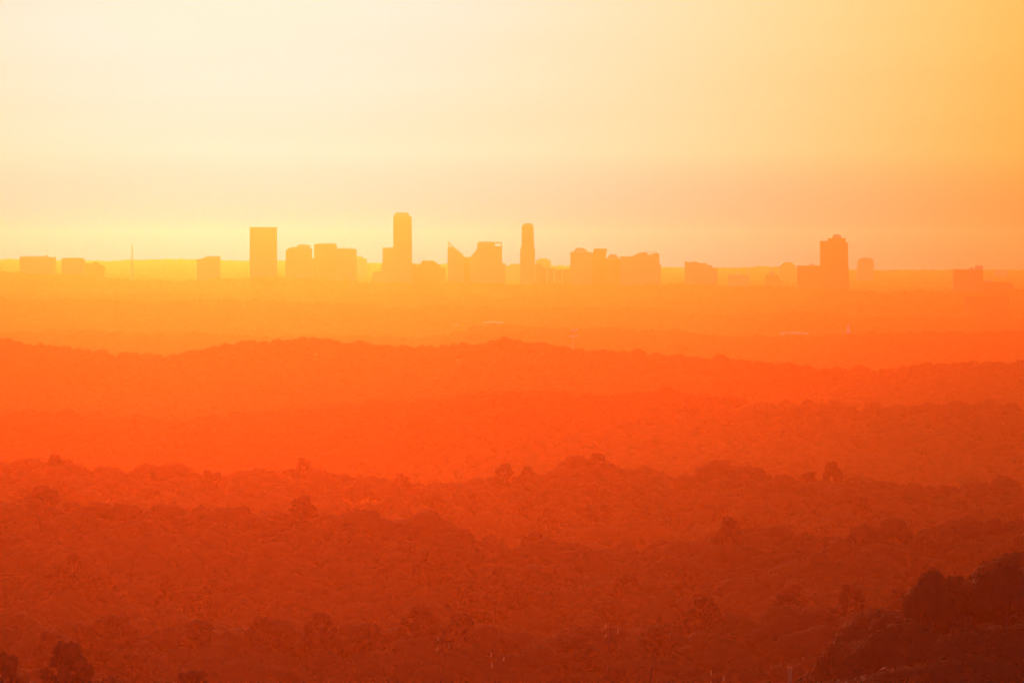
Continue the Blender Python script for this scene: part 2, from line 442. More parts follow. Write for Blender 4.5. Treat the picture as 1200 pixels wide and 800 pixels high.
def building(name, label, cat, D, parts, group=None, wall='concrete', floor_h=3.9, glaze=True):
    """parts: (part name, [(px, py or None for the ground)], depth m, setback m, material)"""
    xs = [p[0] for pt in parts for p in pt[1]]
    cx = at((min(xs) + max(xs)) / 2, 320, D).x
    dmax = max(p[2] for p in parts)
    g = min(gz(cx, D), gz(cx, D + dmax))
    root = empty(name, (cx, D, g), label, cat, group)
    for pname, pp, depth, setb, mt in parts:
        poly = []
        for px, py in pp:
            w = at(px, py if py is not None else 320, D)
            poly.append((w.x - cx, (w.z - g) if py is not None else -4.0))
        V, Fc = prism(poly, setb, setb + depth)
        o = obj(pname, mesh(pname, V, Fc, M[mt]), root)
        if pname in ('wall', 'tower', 'wing', 'podium') and glaze:
            zt = max(z for _, z in poly); bl = []
            z = 3.0
            while z + 2.6 < zt - 0.8:
                s = span(poly, z + 0.1); s2 = span(poly, z + 2.0)
                if s and s2:
                    a, b = max(s[0], s2[0]), min(s[1], s2[1])
                    if b - a > 3:
                        bl.append((a - .05, b + .05, setb - .05, setb + depth + .05, z, z + 1.9))
                z += floor_h
            if bl:
                V, Fc = boxes(bl)
                obj('glazing', mesh('glazing', V, Fc, M['glass']), o)
    EXCLUDE.append((cx, D + dmax / 2, (at(max(xs), 320, D).x - at(min(xs), 320, D).x) / 2 + 3, dmax / 2 + 4))
    return root

def rect(x0, x1, yt, yb=None): return [(x0, yb), (x0, yt), (x1, yt), (x1, yb)]
def thin(pname, px, y0, y1, root, D, r=0.5, mt='metal', off=6):
    """a slender antenna or mast on a roof"""
    a, b = at(px, y0, D), at(px, y1, D)
    o = root.location
    V, Fc = limb((a.x - o.x, off, a.z - o.z), (b.x - o.x, off, b.z - o.z), r, r * .5, 6)
    return obj(pname, mesh(pname, V, Fc, M[mt]), root)

B = building
G1 = None
b = B('office_building', 'wide low flat-topped block far left on the skyline, tower crane jib rising behind it', 'building', 10000, [
    ('wall', rect(23, 63, 301.2), 50, 0, 'concrete'), ('parapet', rect(23, 50.5, 300.3, 301.1), 50, .2, 'stone'),
    ('roof_plant', rect(33.5, 37.5, 299.8, 300.2), 10, 8, 'metal'), ('roof_plant', rect(47.5, 53, 299.4, 301.1), 10, 52.5, 'metal')])
b = B('office_building', 'low block with rounded roof corners beside the wide crane block at far left', 'building', 10020, [
    ('wall', [(72.1, None), (72.1, 303.3), (73.4, 302.4), (80, 302.0), (87, 301.9), (95.5, 302.4), (97.3, 303), (97.8, 304.5), (97.8, None)], 40, 0, 'stone')])
b = B('apartment_building', 'low stepped block with rounded right shoulder between the far-left blocks and the lattice mast', 'building', 10060, [
    ('wall', [(99, None), (99, 310), (99.7, 308.6), (101.5, 308.2), (104, 309.6), (108, 309.7), (109.3, 307.2), (114, 307.6), (116, 309.8), (119.6, 311), (121.6, 314), (122.3, None)], 40, 0, 'brick'),
    ('roof_plant', rect(110, 113.4, 306.6, 307.3), 10, 10, 'metal')])
b = B('office_building', 'small boxy block with stepped left roof, alone between lattice mast and tall plain slab', 'building', 10000, [
    ('wall', [(230.5, None), (230.5, 303.6), (236, 303.6), (237.3, 301.9), (241.2, 301.7), (241.6, 300.6), (257, 300.6), (257, None)], 40, 0, 'concrete'),
    ('parapet', rect(241.7, 257, 300.1, 300.5), 40, .2, 'stone')])
b = B('office_tower', 'tall plain rectangular slab tower with flat top, left of the skyline clusters', 'tower', 9900, [
    ('wall', [(292.3, None), (292.6, 266.9), (323.3, 267.1), (323.7, None)], 45, 0, 'dark_panel'),
    ('parapet', [(292.4, 266.8), (292.4, 266.0), (323.5, 266.2), (323.5, 267.0)], 45.4, -.2, 'stone')])
b = B('hotel_building', 'block with stepped hump roof, leftmost of the pair right of the plain slab tower', 'building', 10000, [
    ('wall', [(333.5, None), (334, 316), (335.0, 292.5), (337.5, 291.6), (348, 289.6), (363.4, 290.6), (364.8, 292), (364.8, None)], 45, 0, 'stone'),
    ('roof_plant', [(337.8, 291.5), (340, 289.4), (345, 289.5), (347.6, 289.0), (347.6, 289.7)], 20, 8, 'metal'),
    ('roof_plant', [(347.8, 289.5), (348.6, 287.1), (351, 286.5), (354.4, 286.2), (358, 286.9), (362.6, 287.0), (363.3, 290.4)], 25, 9, 'dark_panel'),
    ('podium', rect(364.9, 367.0, 302.8), 30, 4, 'concrete')])
b = B('office_tower', 'broad block with chamfered left roof edge, joined to the antenna-topped block', 'building', 10050, [
    ('wall', [(367.8, None), (368, 286.7), (374, 285.2), (393, 285.2), (394.7, 291.0), (394.7, None)], 45, 0, 'concrete')])
b = B('office_tower', 'flat block with two short roof antennas, right end of the left cluster', 'building', 9990, [
    ('wall', [(394.9, None), (394.9, 291.4), (417.2, 291.8), (417.4, None)], 45, 0, 'dark_panel'),
    ('roof_plant', rect(401, 409, 290.5, 291.4), 12, 10, 'metal'), ('roof_plant', rect(411.2, 413.2, 290.3, 291.5), 12, 10, 'metal'),
    ('roof_plant', rect(396.5, 398.8, 290.7, 291.3), 12, 10, 'metal')])
thin('antenna', 399.8, 291.5, 286, b, 9990); thin('antenna', 411, 291.5, 286, b, 9990)
b = B('apartment_building', 'faint distant stepped block just right of the antenna-topped block', 'building', 13000, [
    ('wall', [(410, None), (410, 300.4), (424.4, 300.4), (424.8, 302.7), (429.4, 302.7), (429.4, None)], 40, 0, 'concrete')])
b = B('skyscraper', 'tallest tower of the skyline, with shouldered flat crown and low wings at its left', 'tower', 9950, [
    ('tower', [(460.7, None), (460.9, 253.4), (482.0, 253.6), (482.7, None)], 40, 0, 'stone'),
    ('crown', [(461.6, 253.3), (463.0, 249.6), (465, 249.1), (478, 249.1), (478.9, 250), (479.2, 253.3)], 34, 3, 'dark_panel'),
    ('wing', [(447.8, None), (448.4, 290.6), (460.8, 289.9), (460.8, None)], 36, 1, 'stone'),
    ('roof_plant', [(448.6, 290.4), (448.6, 288.9), (449.6, 289.3), (449.9, 290.3)], 6, 4, 'metal'),
    ('podium', [(433.8, None), (434.4, 325), (436, 322), (437.5, 318), (446, 317.6), (446.2, 310.6), (447.9, 310.4), (447.9, None)], 30, 4, 'concrete')])
b = B('apartment_building', 'low ziggurat-stepped block between the tallest tower and the sail-roofed tower', 'building', 9980, [
    ('wall', [(482.9, None), (482.9, 309), (485.5, 309), (485.8, 311), (487.5, 311), (487.5, 312.6), (490.4, 312.6), (490.6, 310.2), (493.4, 310), (493.8, 307.2), (494.6, 305.4), (508.5, 305.3), (509.2, 307.1), (511.6, 307.4), (512.5, 309.9), (515.8, 310.2), (516.2, 313.4), (522, 313.6), (522, None)], 40, 0, 'brick')])
thin('antenna', 497, 305.6, 301, b, 9980, .35)
# the sail-roofed pair with open frames at their peaks
b = B('office_tower', 'narrow tower with steep one-sided sail roof and open frame at its peak', 'tower', 9960, [
    ('wall', [(524.3, None), (524.5, 292.6), (525.2, 289.6), (530.6, 289.6), (541.9, 298.6), (543.2, 300), (543.2, None)], 40, 0, 'stone')])
def frame_part(root, D, pts, w=0.8, dep=38):
    o = root.location
    for yy in (1.0, dep):
        V, Fc = [], []
        for (p, q) in pts:
            a, c = at(*p, D), at(*q, D)
            v, f = limb((a.x - o.x, yy, a.z - o.z), (c.x - o.x, yy, c.z - o.z), w, w, 5)
            k = len(V); V += v; Fc += [tuple(i + k for i in ff) for ff in f]
        obj('roof_frame', mesh('roof_frame', V, Fc, M['metal']), root)
frame_part(b, 9960, [((525.3, 289.8), (525.2, 283.2)), ((525.2, 283.2), (531.2, 289.4)), ((531, 289.3), (543, 298.6)), ((525.3, 287), (530, 289))], 1.0)
b = B('office_building', 'low flat link block in the notch between the two sail-roofed towers', 'building', 9985, [
    ('wall', rect(543.4, 551.0, 301.1), 36, 0, 'glass')], glaze=False)
b = B('office_tower', 'broad tower with slanting left shoulder and open rectangular frame at right roof corner', 'tower', 9960, [
    ('wall', [(551.2, None), (551.2, 301), (558, 293.4), (559.3, 289), (559.7, 284.2), (580.0, 284.2), (580.0, 288.4), (588.2, 288.4), (588.3, None)], 42, 0, 'stone'),
    ('podium', rect(588.4, 592.3, 308.6), 30, 3, 'concrete')])
frame_part(b, 9960, [((580, 284.3), (588, 284.3)), ((587.7, 284.3), (587.7, 288.5)), ((559.8, 284.1), (580, 284.1)), ((580, 285), (587.9, 285))], 1.2, 40)
b = B('apartment_building', 'faint low stepped block seen between the broad framed tower and the bullet-topped tower', 'building', 12800, [
    ('wall', [(592.6, None), (592.6, 311.2), (597, 311), (598, 309.2), (612, 309), (612, None)], 30, 0, 'concrete')])
b = B('skyscraper', 'slender tower with rounded stepped bullet top, right of the broad framed tower', 'tower', 9940, [
    ('tower', [(608.0, None), (609.4, 313), (609.7, 290.4), (611.0, 290.2), (611.6, 264.4), (625.0, 264.4), (626.0, 290.2), (626.8, 290.4), (627.2, None)], 34, 0, 'stone'),
    ('crown', [(611.9, 264.3), (613.0, 263.8), (613.6, 262.2), (616, 261.7), (621, 261.7), (623.4, 262.1), (624.4, 264.3)], 28, 3, 'dark_panel')])
b = B('apartment_building', 'faint distant block with low domed roof right behind the bullet-topped tower', 'building', 13000, [
    ('wall', [(628, None), (628, 305), (630.6, 304.6), (631, 303.2), (634, 302.6), (641, 302.6), (642.5, 304.6), (645.5, 304.8), (645.7, None)], 40, 0, 'concrete')])
b = B('apartment_building', 'long low block with vertical bays, right of the bullet-topped tower base', 'building', 10040, [
    ('wall', [(627.4, None), (627.4, 309), (634, 309), (634.4, 311.2), (636.8, 312), (637, 314.2), (650, 314.2), (650, 315.6), (668.2, 315.6), (668.2, None)], 40, 0, 'concrete'),
    ('bay', rect(640.5, 641.3, 316), 2, -1.4, 'white'), ('bay', rect(649, 649.8, 317), 2, -1.4, 'white'), ('bay', rect(658.6, 659.4, 317), 2, -1.4, 'white')])
b = B('hotel_building', 'block with octagonal hump roof at left end of the right-centre cluster', 'building', 9970, [
    ('wall', [(668.5, None), (668.5, 295.0), (693.0, 295.3), (694.4, 298.5), (694.4, None)], 42, 0, 'stone'),
    ('roof_plant', [(672.3, 294.9), (673.2, 293.4), (675.4, 290.5), (683, 290.5), (687, 292.4), (689, 294.9)], 30, 5, 'dark_panel')])
b = B('office_tower', 'leaning parallelogram-topped tower beside the octagonal hump-roofed block', 'tower', 10016, [
    ('wall', [(693.3, None), (693.6, 299), (696.6, 291.3), (711.6, 291.3), (709.4, 303), (709.4, None)], 40, 0, 'glass')], glaze=False)
b = B('apartment_building', 'low block with pagoda-like flared roof, between leaning tower and arch-roofed building', 'building', 9975, [
    ('wall', rect(709.6, 726.8, 303.2), 40, 0, 'brick'),
    ('roof', [(709.8, 303.1), (712.3, 301.2), (715.0, 298.2), (722, 298.1), (724, 301.2), (726.7, 303.1)], 30, 4, 'dark_panel')])
b = B('office_building', 'broad arch-roofed building with a thin mast near its right edge', 'building', 9950, [
    ('wall', [(727, None), (727, 300.3), (741, 300.3), (746, 297.7), (749, 296.1), (754, 295.5), (758.4, 295.3), (758.4, 298.2), (765.2, 298.2), (765.2, 296.9), (772, 297), (772.7, 298), (772.8, None)], 44, 0, 'concrete'),
    ('wing', rect(772.9, 774.5, 309.3), 30, 4, 'concrete')])
frame_part(b, 9950, [((758, 295.5), (765, 295.7)), ((765, 295.7), (771.5, 297))], .9, 40)
thin('mast', 768.7, 297, 287, b, 9950, .5)
b = B('office_building', 'squat block with zigzag roofline, stepped down at its right', 'building', 9980, [
    ('wall', [(803, None), (803, 305.8), (809, 308.1), (814.5, 305.9), (819, 308.1), (828.6, 308.2), (828.8, 310.6), (834, 310.9), (834.6, 313.4), (840.6, 314), (841, None)], 40, 0, 'stone')])
b = B('apartment_building', 'low pale block with a small roof crane, between zigzag block and flared-base building', 'building', 10700, [
    ('wall', rect(853.4, 878.4, 321.6), 36, 0, 'concrete'),
    ('roof', [(861.5, 321.5), (864, 320.3), (867, 320), (870.5, 321.5)], 20, 5, 'metal')])
b = B('apartment_building', 'small building with square roof turret and flared right base, before the faint octagon', 'building', 10500, [
    ('wall', [(897.5, None), (897.5, 322), (912.4, 322), (914, 326.5), (917, 331), (917, None)], 36, 0, 'brick'),
    ('roof_plant', rect(902.6, 908.5, 317.8, 321.9), 14, 8, 'dark_panel')])
b = B('office_building', 'faint distant octagon-shaped building behind the turreted block', 'building', 13500, [
    ('wall', [(913, None), (913, 311.6), (918.5, 307.2), (927.5, 307.2), (932.6, 311.6), (932.6, None)], 44, 0, 'glass')], glaze=False)
b = B('hotel_building', 'flat block with small roof box, attached left of the tall ziggurat-topped tower', 'building', 9700, [
    ('wall', rect(935.2, 962.2, 311.1), 44, 0, 'brick'), ('roof_plant', rect(949, 954.4, 309.2, 311.0), 14, 6, 'metal')])
b = B('skyscraper', 'tall tower with ziggurat-stepped top and cap, at right of the skyline', 'tower', 9690, [
    ('tower', [(962.4, None), (962.3, 282.3), (971.4, 282.3), (991.6, 283.9), (993.7, 284), (993.9, 313.4), (994.9, 313.8), (995.2, None)], 44, 0, 'brick'),
    ('crown', rect(971.5, 991.4, 279.0, 283.8), 34, 4, 'brick'),
    ('cap', [(976.6, 278.9), (976.8, 275.8), (978.6, 274.8), (984.2, 274.8), (986.0, 276), (986.3, 278.9)], 20, 10, 'dark_panel')])
b = B('office_tower', 'faint distant rounded-top block right of the ziggurat-topped tower', 'building', 13200, [
    ('wall', [(1003.6, None), (1006, 306), (1007.4, 303.6), (1009.8, 302.4), (1013, 301.9), (1019.5, 302), (1022.4, 303.4), (1023.8, 306), (1023.8, None)], 44, 0, 'stone')])
b = B('office_building', 'squat block with raised right corner near the right end of the skyline', 'building', 9720, [
    ('wall', [(1118.4, None), (1118.4, 315.3), (1152.1, 315.6), (1152.2, None)], 40, 0, 'brick'),
    ('roof_plant', rect(1136.8, 1141.6, 313.2, 315.4), 14, 6, 'metal'), ('roof_plant', rect(1143.9, 1152, 311.3, 315.5), 20, 4, 'dark_panel')])
thin('antenna', 1149.5, 311.4, 307.8, b, 9720, .3)
b = B('apartment_building', 'long low block running right from the squat raised-corner building', 'building', 9760, [
    ('wall', [(1152.4, None), (1152.4, 330), (1166, 330.2), (1180, 330.4), (1188, 331.8), (1188, None)], 30, 0, 'tan'),
    ('roof_plant', rect(1155, 1164.4, 328.1, 329.9), 14, 6, 'metal')])
b = B('apartment_building', 'faint distant low roof on the horizon near the right edge', 'building', 14500, [
    ('wall', [(1166, None), (1166, 317), (1168, 315.8), (1177, 315.6), (1180, 317), (1180, None)], 40, 0, 'concrete')])
b = B('warehouse', 'wide flat-roofed box nearer than the skyline, above the trees at right edge', 'building', 8300, [
    ('wall', rect(1135, 1183, 347.5), 60, 0, 'tan')], glaze=False)

# ------------------------------------------------------------------ lattice mast, cranes
def lattice(V, Fc, x, y, z0, z1, w0, w1, n, r):
    def add(p, q, rr):
        v, f = limb(p, q, rr, rr, 4); k = len(V); V.extend(v); Fc.extend([tuple(i + k for i in ff) for ff in f])
    for i in range(n):
        a, c = z0 + (z1 - z0) * i / n, z0 + (z1 - z0) * (i + 1) / n
        wa, wc = w0 + (w1 - w0) * i / n, w0 + (w1 - w0) * (i + 1) / n
        ca = [(x - wa, y - wa), (x + wa, y - wa), (x + wa, y + wa), (x - wa, y + wa)]
        cc = [(x - wc, y - wc), (x + wc, y - wc), (x + wc, y + wc), (x - wc, y + wc)]
        for k in range(4):
            k2 = (k + 1) % 4
            add((*ca[k], a), (*cc[k], c), r); add((*ca[k], a), (*cc[k2], c), r * .6); add((*ca[k2], a), (*cc[k], c), r * .6)
            add((*cc[k], c), (*cc[k2], c), r * .6)

D = 10000; p0 = at(155, 322, D); g = gz(p0.x, D)
root = empty('radio_mast', (p0.x, D, g), 'slender lattice broadcast mast with platforms and needle tip, alone at left', 'mast')
def zz(py, D=10000): return at(155, py, D).z - g
V, Fc = [], []; lattice(V, Fc, 0, 0, -2, zz(288.5), 4.2, 0.9, 14, .42)
obj('lattice', mesh('lattice', V, Fc, M['metal']), root)
V, Fc = limb((0, 0, zz(288.6)), (0, 0, zz(279.5)), .55, .22, 6)
obj('needle', mesh('needle', V, Fc, M['metal']), root)
for py, w in ((289, 1.9), (302, 2.4), (309.5, 3.4), (318.5, 5.6)):
    z = zz(py); V, Fc = boxes([(-w, w, -w, w, z - .8, z + .8)])
    obj('platform', mesh('platform', V, Fc, M['metal']), root)
EXCLUDE.append((p0.x, D, 9))

def crane(label, D, base, top, jib0, jib1, r=.5):
    a, t, j0, j1 = at(*base, D), at(*top, D), at(*jib0, D), at(*jib1, D)
    g = gz(a.x, D); root = empty('tower_crane', (a.x, D, g), label, 'crane')
    V, Fc = [], []; lattice(V, Fc, 0, 0, -2, t.z - g, 1.0, 1.0, 16, .3)
    obj('mast', mesh('mast', V, Fc, M['metal']), root)
    V, Fc = limb((j0.x - a.x, 0, j0.z - g), (j1.x - a.x, 0, j1.z - g), .7, .4, 5)
    obj('jib', mesh('jib', V, Fc, M['metal']), root)
    V, Fc = boxes([(-1.4, 1.4, -1.4, 1.4, t.z - g - 2.5, t.z - g)])
    obj('cab', mesh('cab', V, Fc, M['metal']), root)
    return root
crane('luffing tower crane with steeply raised jib behind the wide far-left block', 10075, (56.6, 320), (56.6, 300.8), (56.2, 300.8), (53.6, 285.4))
crane('small tower crane with short jib over the low pale block right of centre', 10760, (876.9, 325), (876.9, 312.2), (875.4, 316.0), (879.7, 313.6))

# ------------------------------------------------------------------ small pale things far off in the wood
def church():
    D = find_D(994, 389, 21, 6060); p = at(994, 389, D); g = gz(p.x, D)
    root = empty('church', (p.x, D, g), 'white church steeple with tall pointed spire rising from the distant woods at right', 'church')
    z = lambda py: at(994, py, D).z - g
    V, Fc = boxes([(-2.5, 2.5, -2.5, 2.5, -2, z(386.8))]); obj('steeple', mesh('steeple', V, Fc, M['white']), root)
    h0, h1 = z(386.8), z(378.6)
    V = [(-2, -2, h0), (2, -2, h0), (2, 2, h0), (-2, 2, h0), (0, 0, h1)]
    obj('spire', mesh('spire', V, [(0, 1, 4), (1, 2, 4), (2, 3, 4), (3, 0, 4), (3, 2, 1, 0)], M['white']), root)
    V, Fc = prism([(2.6, -2), (2.6, 7), (8.6, 11), (14.6, 7), (14.6, -2)], -3, 20); obj('nave', mesh('nave', V, Fc, M['white']), root)
    EXCLUDE.append((p.x + 4, D + 6, 12)); print('church', p.z - g)
church()
def cell_tower():
    D = 4700; p = at(673, 390, D); g = gz(p.x, D)
    root = empty('cell_tower', (p.x, D, g), 'pale mobile phone tower with two rings of white antennas behind centre ridge', 'mast')
    z = lambda py: at(673, py, D).z - g
    V, Fc = limb((0, 0, -2), (0, 0, z(385.5)), .6, .35, 8); obj('pole', mesh('pole', V, Fc, M['metal']), root)
    for py, w in ((387, 3.2), (393.8, 4.9)):
        zc = z(py); V, Fc = limb((-w, 0, zc), (w, 0, zc), .15, .15, 5)
        V2, F2 = limb((0, -w, zc), (0, w, zc), .15, .15, 5); k = len(V)
        o = obj('antenna_mount', mesh('antenna_mount', V + V2, Fc + [tuple(i + k for i in f) for f in F2], M['metal']), root)
        for k in range(8):
            a = k * math.pi / 4 + .2; V, Fc = boxes([(w * math.cos(a) - .4, w * math.cos(a) + .4, w * math.sin(a) - .2, w * math.sin(a) + .2, zc - 1.3, zc + 1.3)])
            obj('antenna_panel', mesh('antenna_panel', V, Fc, M['white']), o)
    EXCLUDE.append((p.x, D, 6))
cell_tower()
def flat_hall(label, px0, px1, py, D, depth, name='warehouse', th=1.6):
    D = find_D((px0 + px1) / 2, py, 21.5, D)
    a, c = at(px0, py, D), at(px1, py, D); g = gz((a.x + c.x) / 2, D)
    w = (c.x - a.x) / 2
    root = empty(name, ((a.x + c.x) / 2, D, g), label, 'building')
    h = a.z - g; print('hall', px0, h)
    V, Fc = boxes([(-w + .5, w - .5, .5, depth - .5, -3, h - 1.0)]); obj('wall', mesh('wall', V, Fc, M['stone']), root)
    V, Fc = prism([(-w, h - .98), (-w, h), (0, h + th), (w, h), (w, h - .98)], 0, depth); obj('roof', mesh('roof', V, Fc, M['roofing']), root)
    EXCLUDE.append(((a.x + c.x) / 2, D + depth / 2, w + 6))
flat_hall('long pale roof half sunk in distant trees behind the centre ridge', 566, 590, 377.5, 6140, 40)
flat_hall('longer pale warehouse roof in the distant woods left of the church steeple', 916, 950, 390.3, 6080, 50)
flat_hall('tiny bright roof dot in distant trees, farthest left of the pale roofs', 521, 525, 370.6, 7100, 14, 'house')
flat_hall('tiny pale roof in distant trees just below the bright roof dot', 533, 536.5, 380.6, 6400, 12, 'house')
DP = find_D(73.6, 489, 26, 2400); p = at(73.6, 489, DP); g = gz(p.x, DP)
print('pole', p.z - g); root = empty('steel_pole', (p.x, DP, g), 'short slender pole standing in the woods at far left', 'pole')
V, Fc = limb((0, 0, -2), (0, 0, p.z - g), .4, .35, 8); obj('shaft', mesh('shaft', V, Fc, M['wood']), root)
V, Fc = limb((0, 0, p.z - g), (0, 0, p.z - g + 1), .7, .7, 8); obj('cap', mesh('cap', V, Fc, M['wood']), root)
EXCLUDE.append((p.x, DP - 3, 6))

# ------------------------------------------------------------------ power poles with glazed insulators
def pole(label, px, D, ptop, ins, lean=0.0):
    """ins: (px, py top, py bottom, tilt px) of each insulator string"""
    t = at(px, ptop, D); g = gz(t.x, D); x0 = t.x; H = t.z - g
    root = empty('power_pole', (x0, D, g), label, 'power pole', 'transmission poles along the foreground wood')
    V, Fc = limb((0, 0, -2), (0, 0, H), .2, .12, 10); obj('shaft', mesh('shaft', V, Fc, M['wood']), root)
    for (ix, iy0, iy1, tl) in ins:
        a, c = at(ix + tl, iy0, D), at(ix, iy1, D)
        ax, cx_ = a.x - x0, c.x - x0; za, zc = a.z - g, c.z - g
        V, Fc = limb((0, 0, za - .1), (ax, -.3, za + .12), .09, .07, 6)
        arm = obj('cross_arm', mesh('cross_arm', V, Fc, M['wood']), root)
        # stack of sheds
        V, Fc = [], []; n = 9
        for k in range(n):
            t0, t1 = k / n, (k + .55) / n
            p0 = (ax + (cx_ - ax) * t0, -.3, za + (zc - za) * t0); p1 = (ax + (cx_ - ax) * t1, -.3, za + (zc - za) * t1)
            v, f = limb(p0, p1, .10, .18, 8); q = len(V); V += v; Fc += [tuple(i + q for i in ff) for ff in f]
        v, f = limb((ax, -.3, za), (cx_, -.3, zc), .09, .09, 6); q = len(V); V += v; Fc += [tuple(i + q for i in ff) for ff in f]
        obj('insulator', mesh('insulator', V, Fc, M['insul']), arm)
    EXCLUDE.append((x0, D, 5)); EXCLUDE.append((x0, D - 9, 5))
    return [at(ix, iy1, D) for (ix, iy0, iy1, tl) in ins]
D1, D2, D3, D4 = 830, 770, 850, 735
w1 = pole('faint pole carrying three insulators just left of the brightest-insulator pole', 520.5, D1, 736.5, [(513.7, 745.5, 750, 0), (512.6, 757.5, 762, 0), (525.8, 753, 758.5, .3)])
w2 = pole('pole with the three brightest insulators, low in the middle of the picture', 584, D2, 757, [(575.7, 763.5, 769, 0), (576.6, 776, 782, 0), (590, 769, 774, .8)])
w3 = pole('pole with two slanted insulators, farther back right of centre', 716.5, D3, 726, [(708, 731, 735, 2.6), (708.3, 742, 746.5, 2.6), (723.8, 736.5, 742, .4)])
w4 = pole('pole with two dim insulators near the bottom edge right of centre', 841.3, D4, 775, [(833.6, 785, 790.5, -.4), (848.4, 792, 797, 0), (833.2, 798, 803, 0)])
for (lab, px, D, pt) in (('tallest bare wooden pole at the bottom edge under the slanted-insulator pole', 764, 700, 778.5), ('faint bare pole just left of the tallest bare pole at bottom edge', 748.5, 705, 789), ('short bare pole top just right of the tallest bare pole at bottom edge', 778.3, 700, 794.5)):
    t = at(px, pt, D); g = gz(t.x, D)
    root = empty('utility_pole', (t.x, D, g), lab, 'utility pole', 'bare poles at the bottom edge')
    V, Fc = limb((0, 0, -2), (0, 0, t.z - g), .2, .15, 10); obj('shaft', mesh('shaft', V, Fc, M['wood']), root)
    V, Fc = boxes([(-1.1, 1.1, -.3, -.17, t.z - g - .7, t.z - g - .55)]); obj('cross_arm', mesh('cross_arm', V, Fc, M['wood']), root)
    EXCLUDE.append((t.x, D, 5)); EXCLUDE.append((t.x, D - 9, 5))
def wire(a, c, label, sag=1.6, r=.022):
    V, Fc = [], []; n = 14
    for i in range(n):
        p = a.lerp(c, i / n); q = a.lerp(c, (i + 1) / n)
        p.z -= sag * 4 * (i / n) * (1 - i / n); q.z -= sag * 4 * ((i + 1) / n) * (1 - (i + 1) / n)
        v, f = limb(p, q, r, r, 4); k = len(V); V += v; Fc += [tuple(j + k for j in ff) for ff in f]
    tag(obj('power_line', mesh('power_line', V, Fc, M['cable'])), label, 'power line', 'lines strung between the poles')
LV = ['upper left', 'lower left', 'right']
for i in range(3):
    wire(w1[i], w2[i], 'thin line from the %s insulator of the faint pole to the brightest-insulator pole' % LV[i])
    wire(w2[i], w3[i], 'thin line from the %s insulator of the brightest-insulator pole to the slanted-insulator pole' % LV[i])
    wire(w3[i], w4[i], 'thin line from the %s slanted pole insulator down to the dim-insulator pole' % LV[i], 2.2)
# pale chimney-like box and houses peeping out of the near wood
def small_house(label, px, py, D, w, dep, roofm='roofing', chimney=None):
    D = find_D(px, py, 19.8, D, .15); t = at(px, py, D); g = gz(t.x, D); H = t.z - g; print('house', px, H)
    root = empty('house', (t.x, D, g), label, 'house')
    V, Fc = boxes([(-w, w, 0, dep, -2, H - 2.2)]); wl = obj('wall', mesh('wall', V, Fc, M['brick']), root)
    V, Fc = boxes([(-w * .6, -w * .3, -.05, .1, H - 4.4, H - 3)]); obj('window', mesh('window', V, Fc, M['glass']), root)
    V, Fc = boxes([(w * .3, w * .6, -.05, .1, H - 4.4, H - 3)]); obj('window', mesh('window', V, Fc, M['glass']), root)
    zb = H - 2.19
    V = [(-w - .4, -.4, zb), (w + .4, -.4, zb), (w + .4, dep + .4, zb), (-w - .4, dep + .4, zb), (-w + .8, dep / 2, H), (w - .8, dep / 2, H)]
    rf = obj('roof', mesh('roof', V, [(0, 1, 5, 4), (1, 2, 5), (2, 3, 4, 5), (3, 0, 4), (3, 2, 1, 0)], M[roofm]), root)
    EXCLUDE.append((t.x, D + dep / 2, w + 4))
    return root, rf, H
small_house('small pale-roofed house showing among trees left of the power poles', 443.5, 778.8, 815, 1.8, 5, 'shingle')
small_house('roof of a house showing behind the big dark pine at lower left', 148.5, 770.6, 845, 1.6, 5, 'shingle')
r_, rf, H = small_house('house among trees at bottom right with a pale chimney', 921.5, 802, 690, 3.4, 8, 'brick')
V, Fc = boxes([(.4, 1.1, 1, 1.8, H - 1.5, H + 3.0)]); ch = obj('chimney', mesh('chimney', V, Fc, M['insul']), rf)
V, Fc = boxes([(.6, .9, 1.25, 1.55, H + 3.003, H + 3.5)]); obj('chimney_pot', mesh('chimney_pot', V, Fc, M['brick']), rf)

# ------------------------------------------------------------------ plant the wood
x, y = PTS[:, 0], PTS[:, 1]
keep = np.ones(len(PTS), bool)
for e in EXCLUDE:
    if len(e) == 4: keep &= ~((abs(x - e[0]) < e[2]) & (abs(y - e[1]) < e[3]))
    else: keep &= (x - e[0]) ** 2 + (y - e[1]) ** 2 > e[2] ** 2
PTS = PTS[keep]; x, y = PTS[:, 0], PTS[:, 1]
# thin the wood by small clearings
cl = vnoise(x / 60, y / 60, 21)
keep = ~((cl > 0.86) & (RNG.random(len(x)) < .7))
PTS = PTS[keep]; x, y = PTS[:, 0], PTS[:, 1]
n = len(PTS)
z = terrain(x, y)
patch = vnoise(x / 45, y / 55, 31)
kind = np.where(patch > .66, RNG.choice([1, 4, 3, 0, 5], n), np.where(patch > .4, RNG.choice([0, 3, 5], n), RNG.choice([2, 0, 5, 3], n)))
kind = np.where(RNG.random(n) < .02, 4, kind)
kind = np.where((y > 1800) & (kind == 4), 0, kind); kind = np.where((y > 1800) & (kind == 1), 3, kind)
hs = 1.00 + 0.34 * vnoise(x / 48, y / 48, 41) + RNG.normal(0, .09, n)
hs += np.where(RNG.random(n) < .015, .2, 0)
hs = np.clip(hs, .8, np.where(y < 1250, 1.32, 1.6))
big = np.where(y > 11200, 1.25, np.where(y > 7600, 1.05, 1.0))
ws = hs * RNG.uniform(.9, 1.3, n) * big
hs = np.where(y > 11200, hs * 1.2, hs)
rot = RNG.uniform(0, 6.28, n)
order = np.argsort(y)
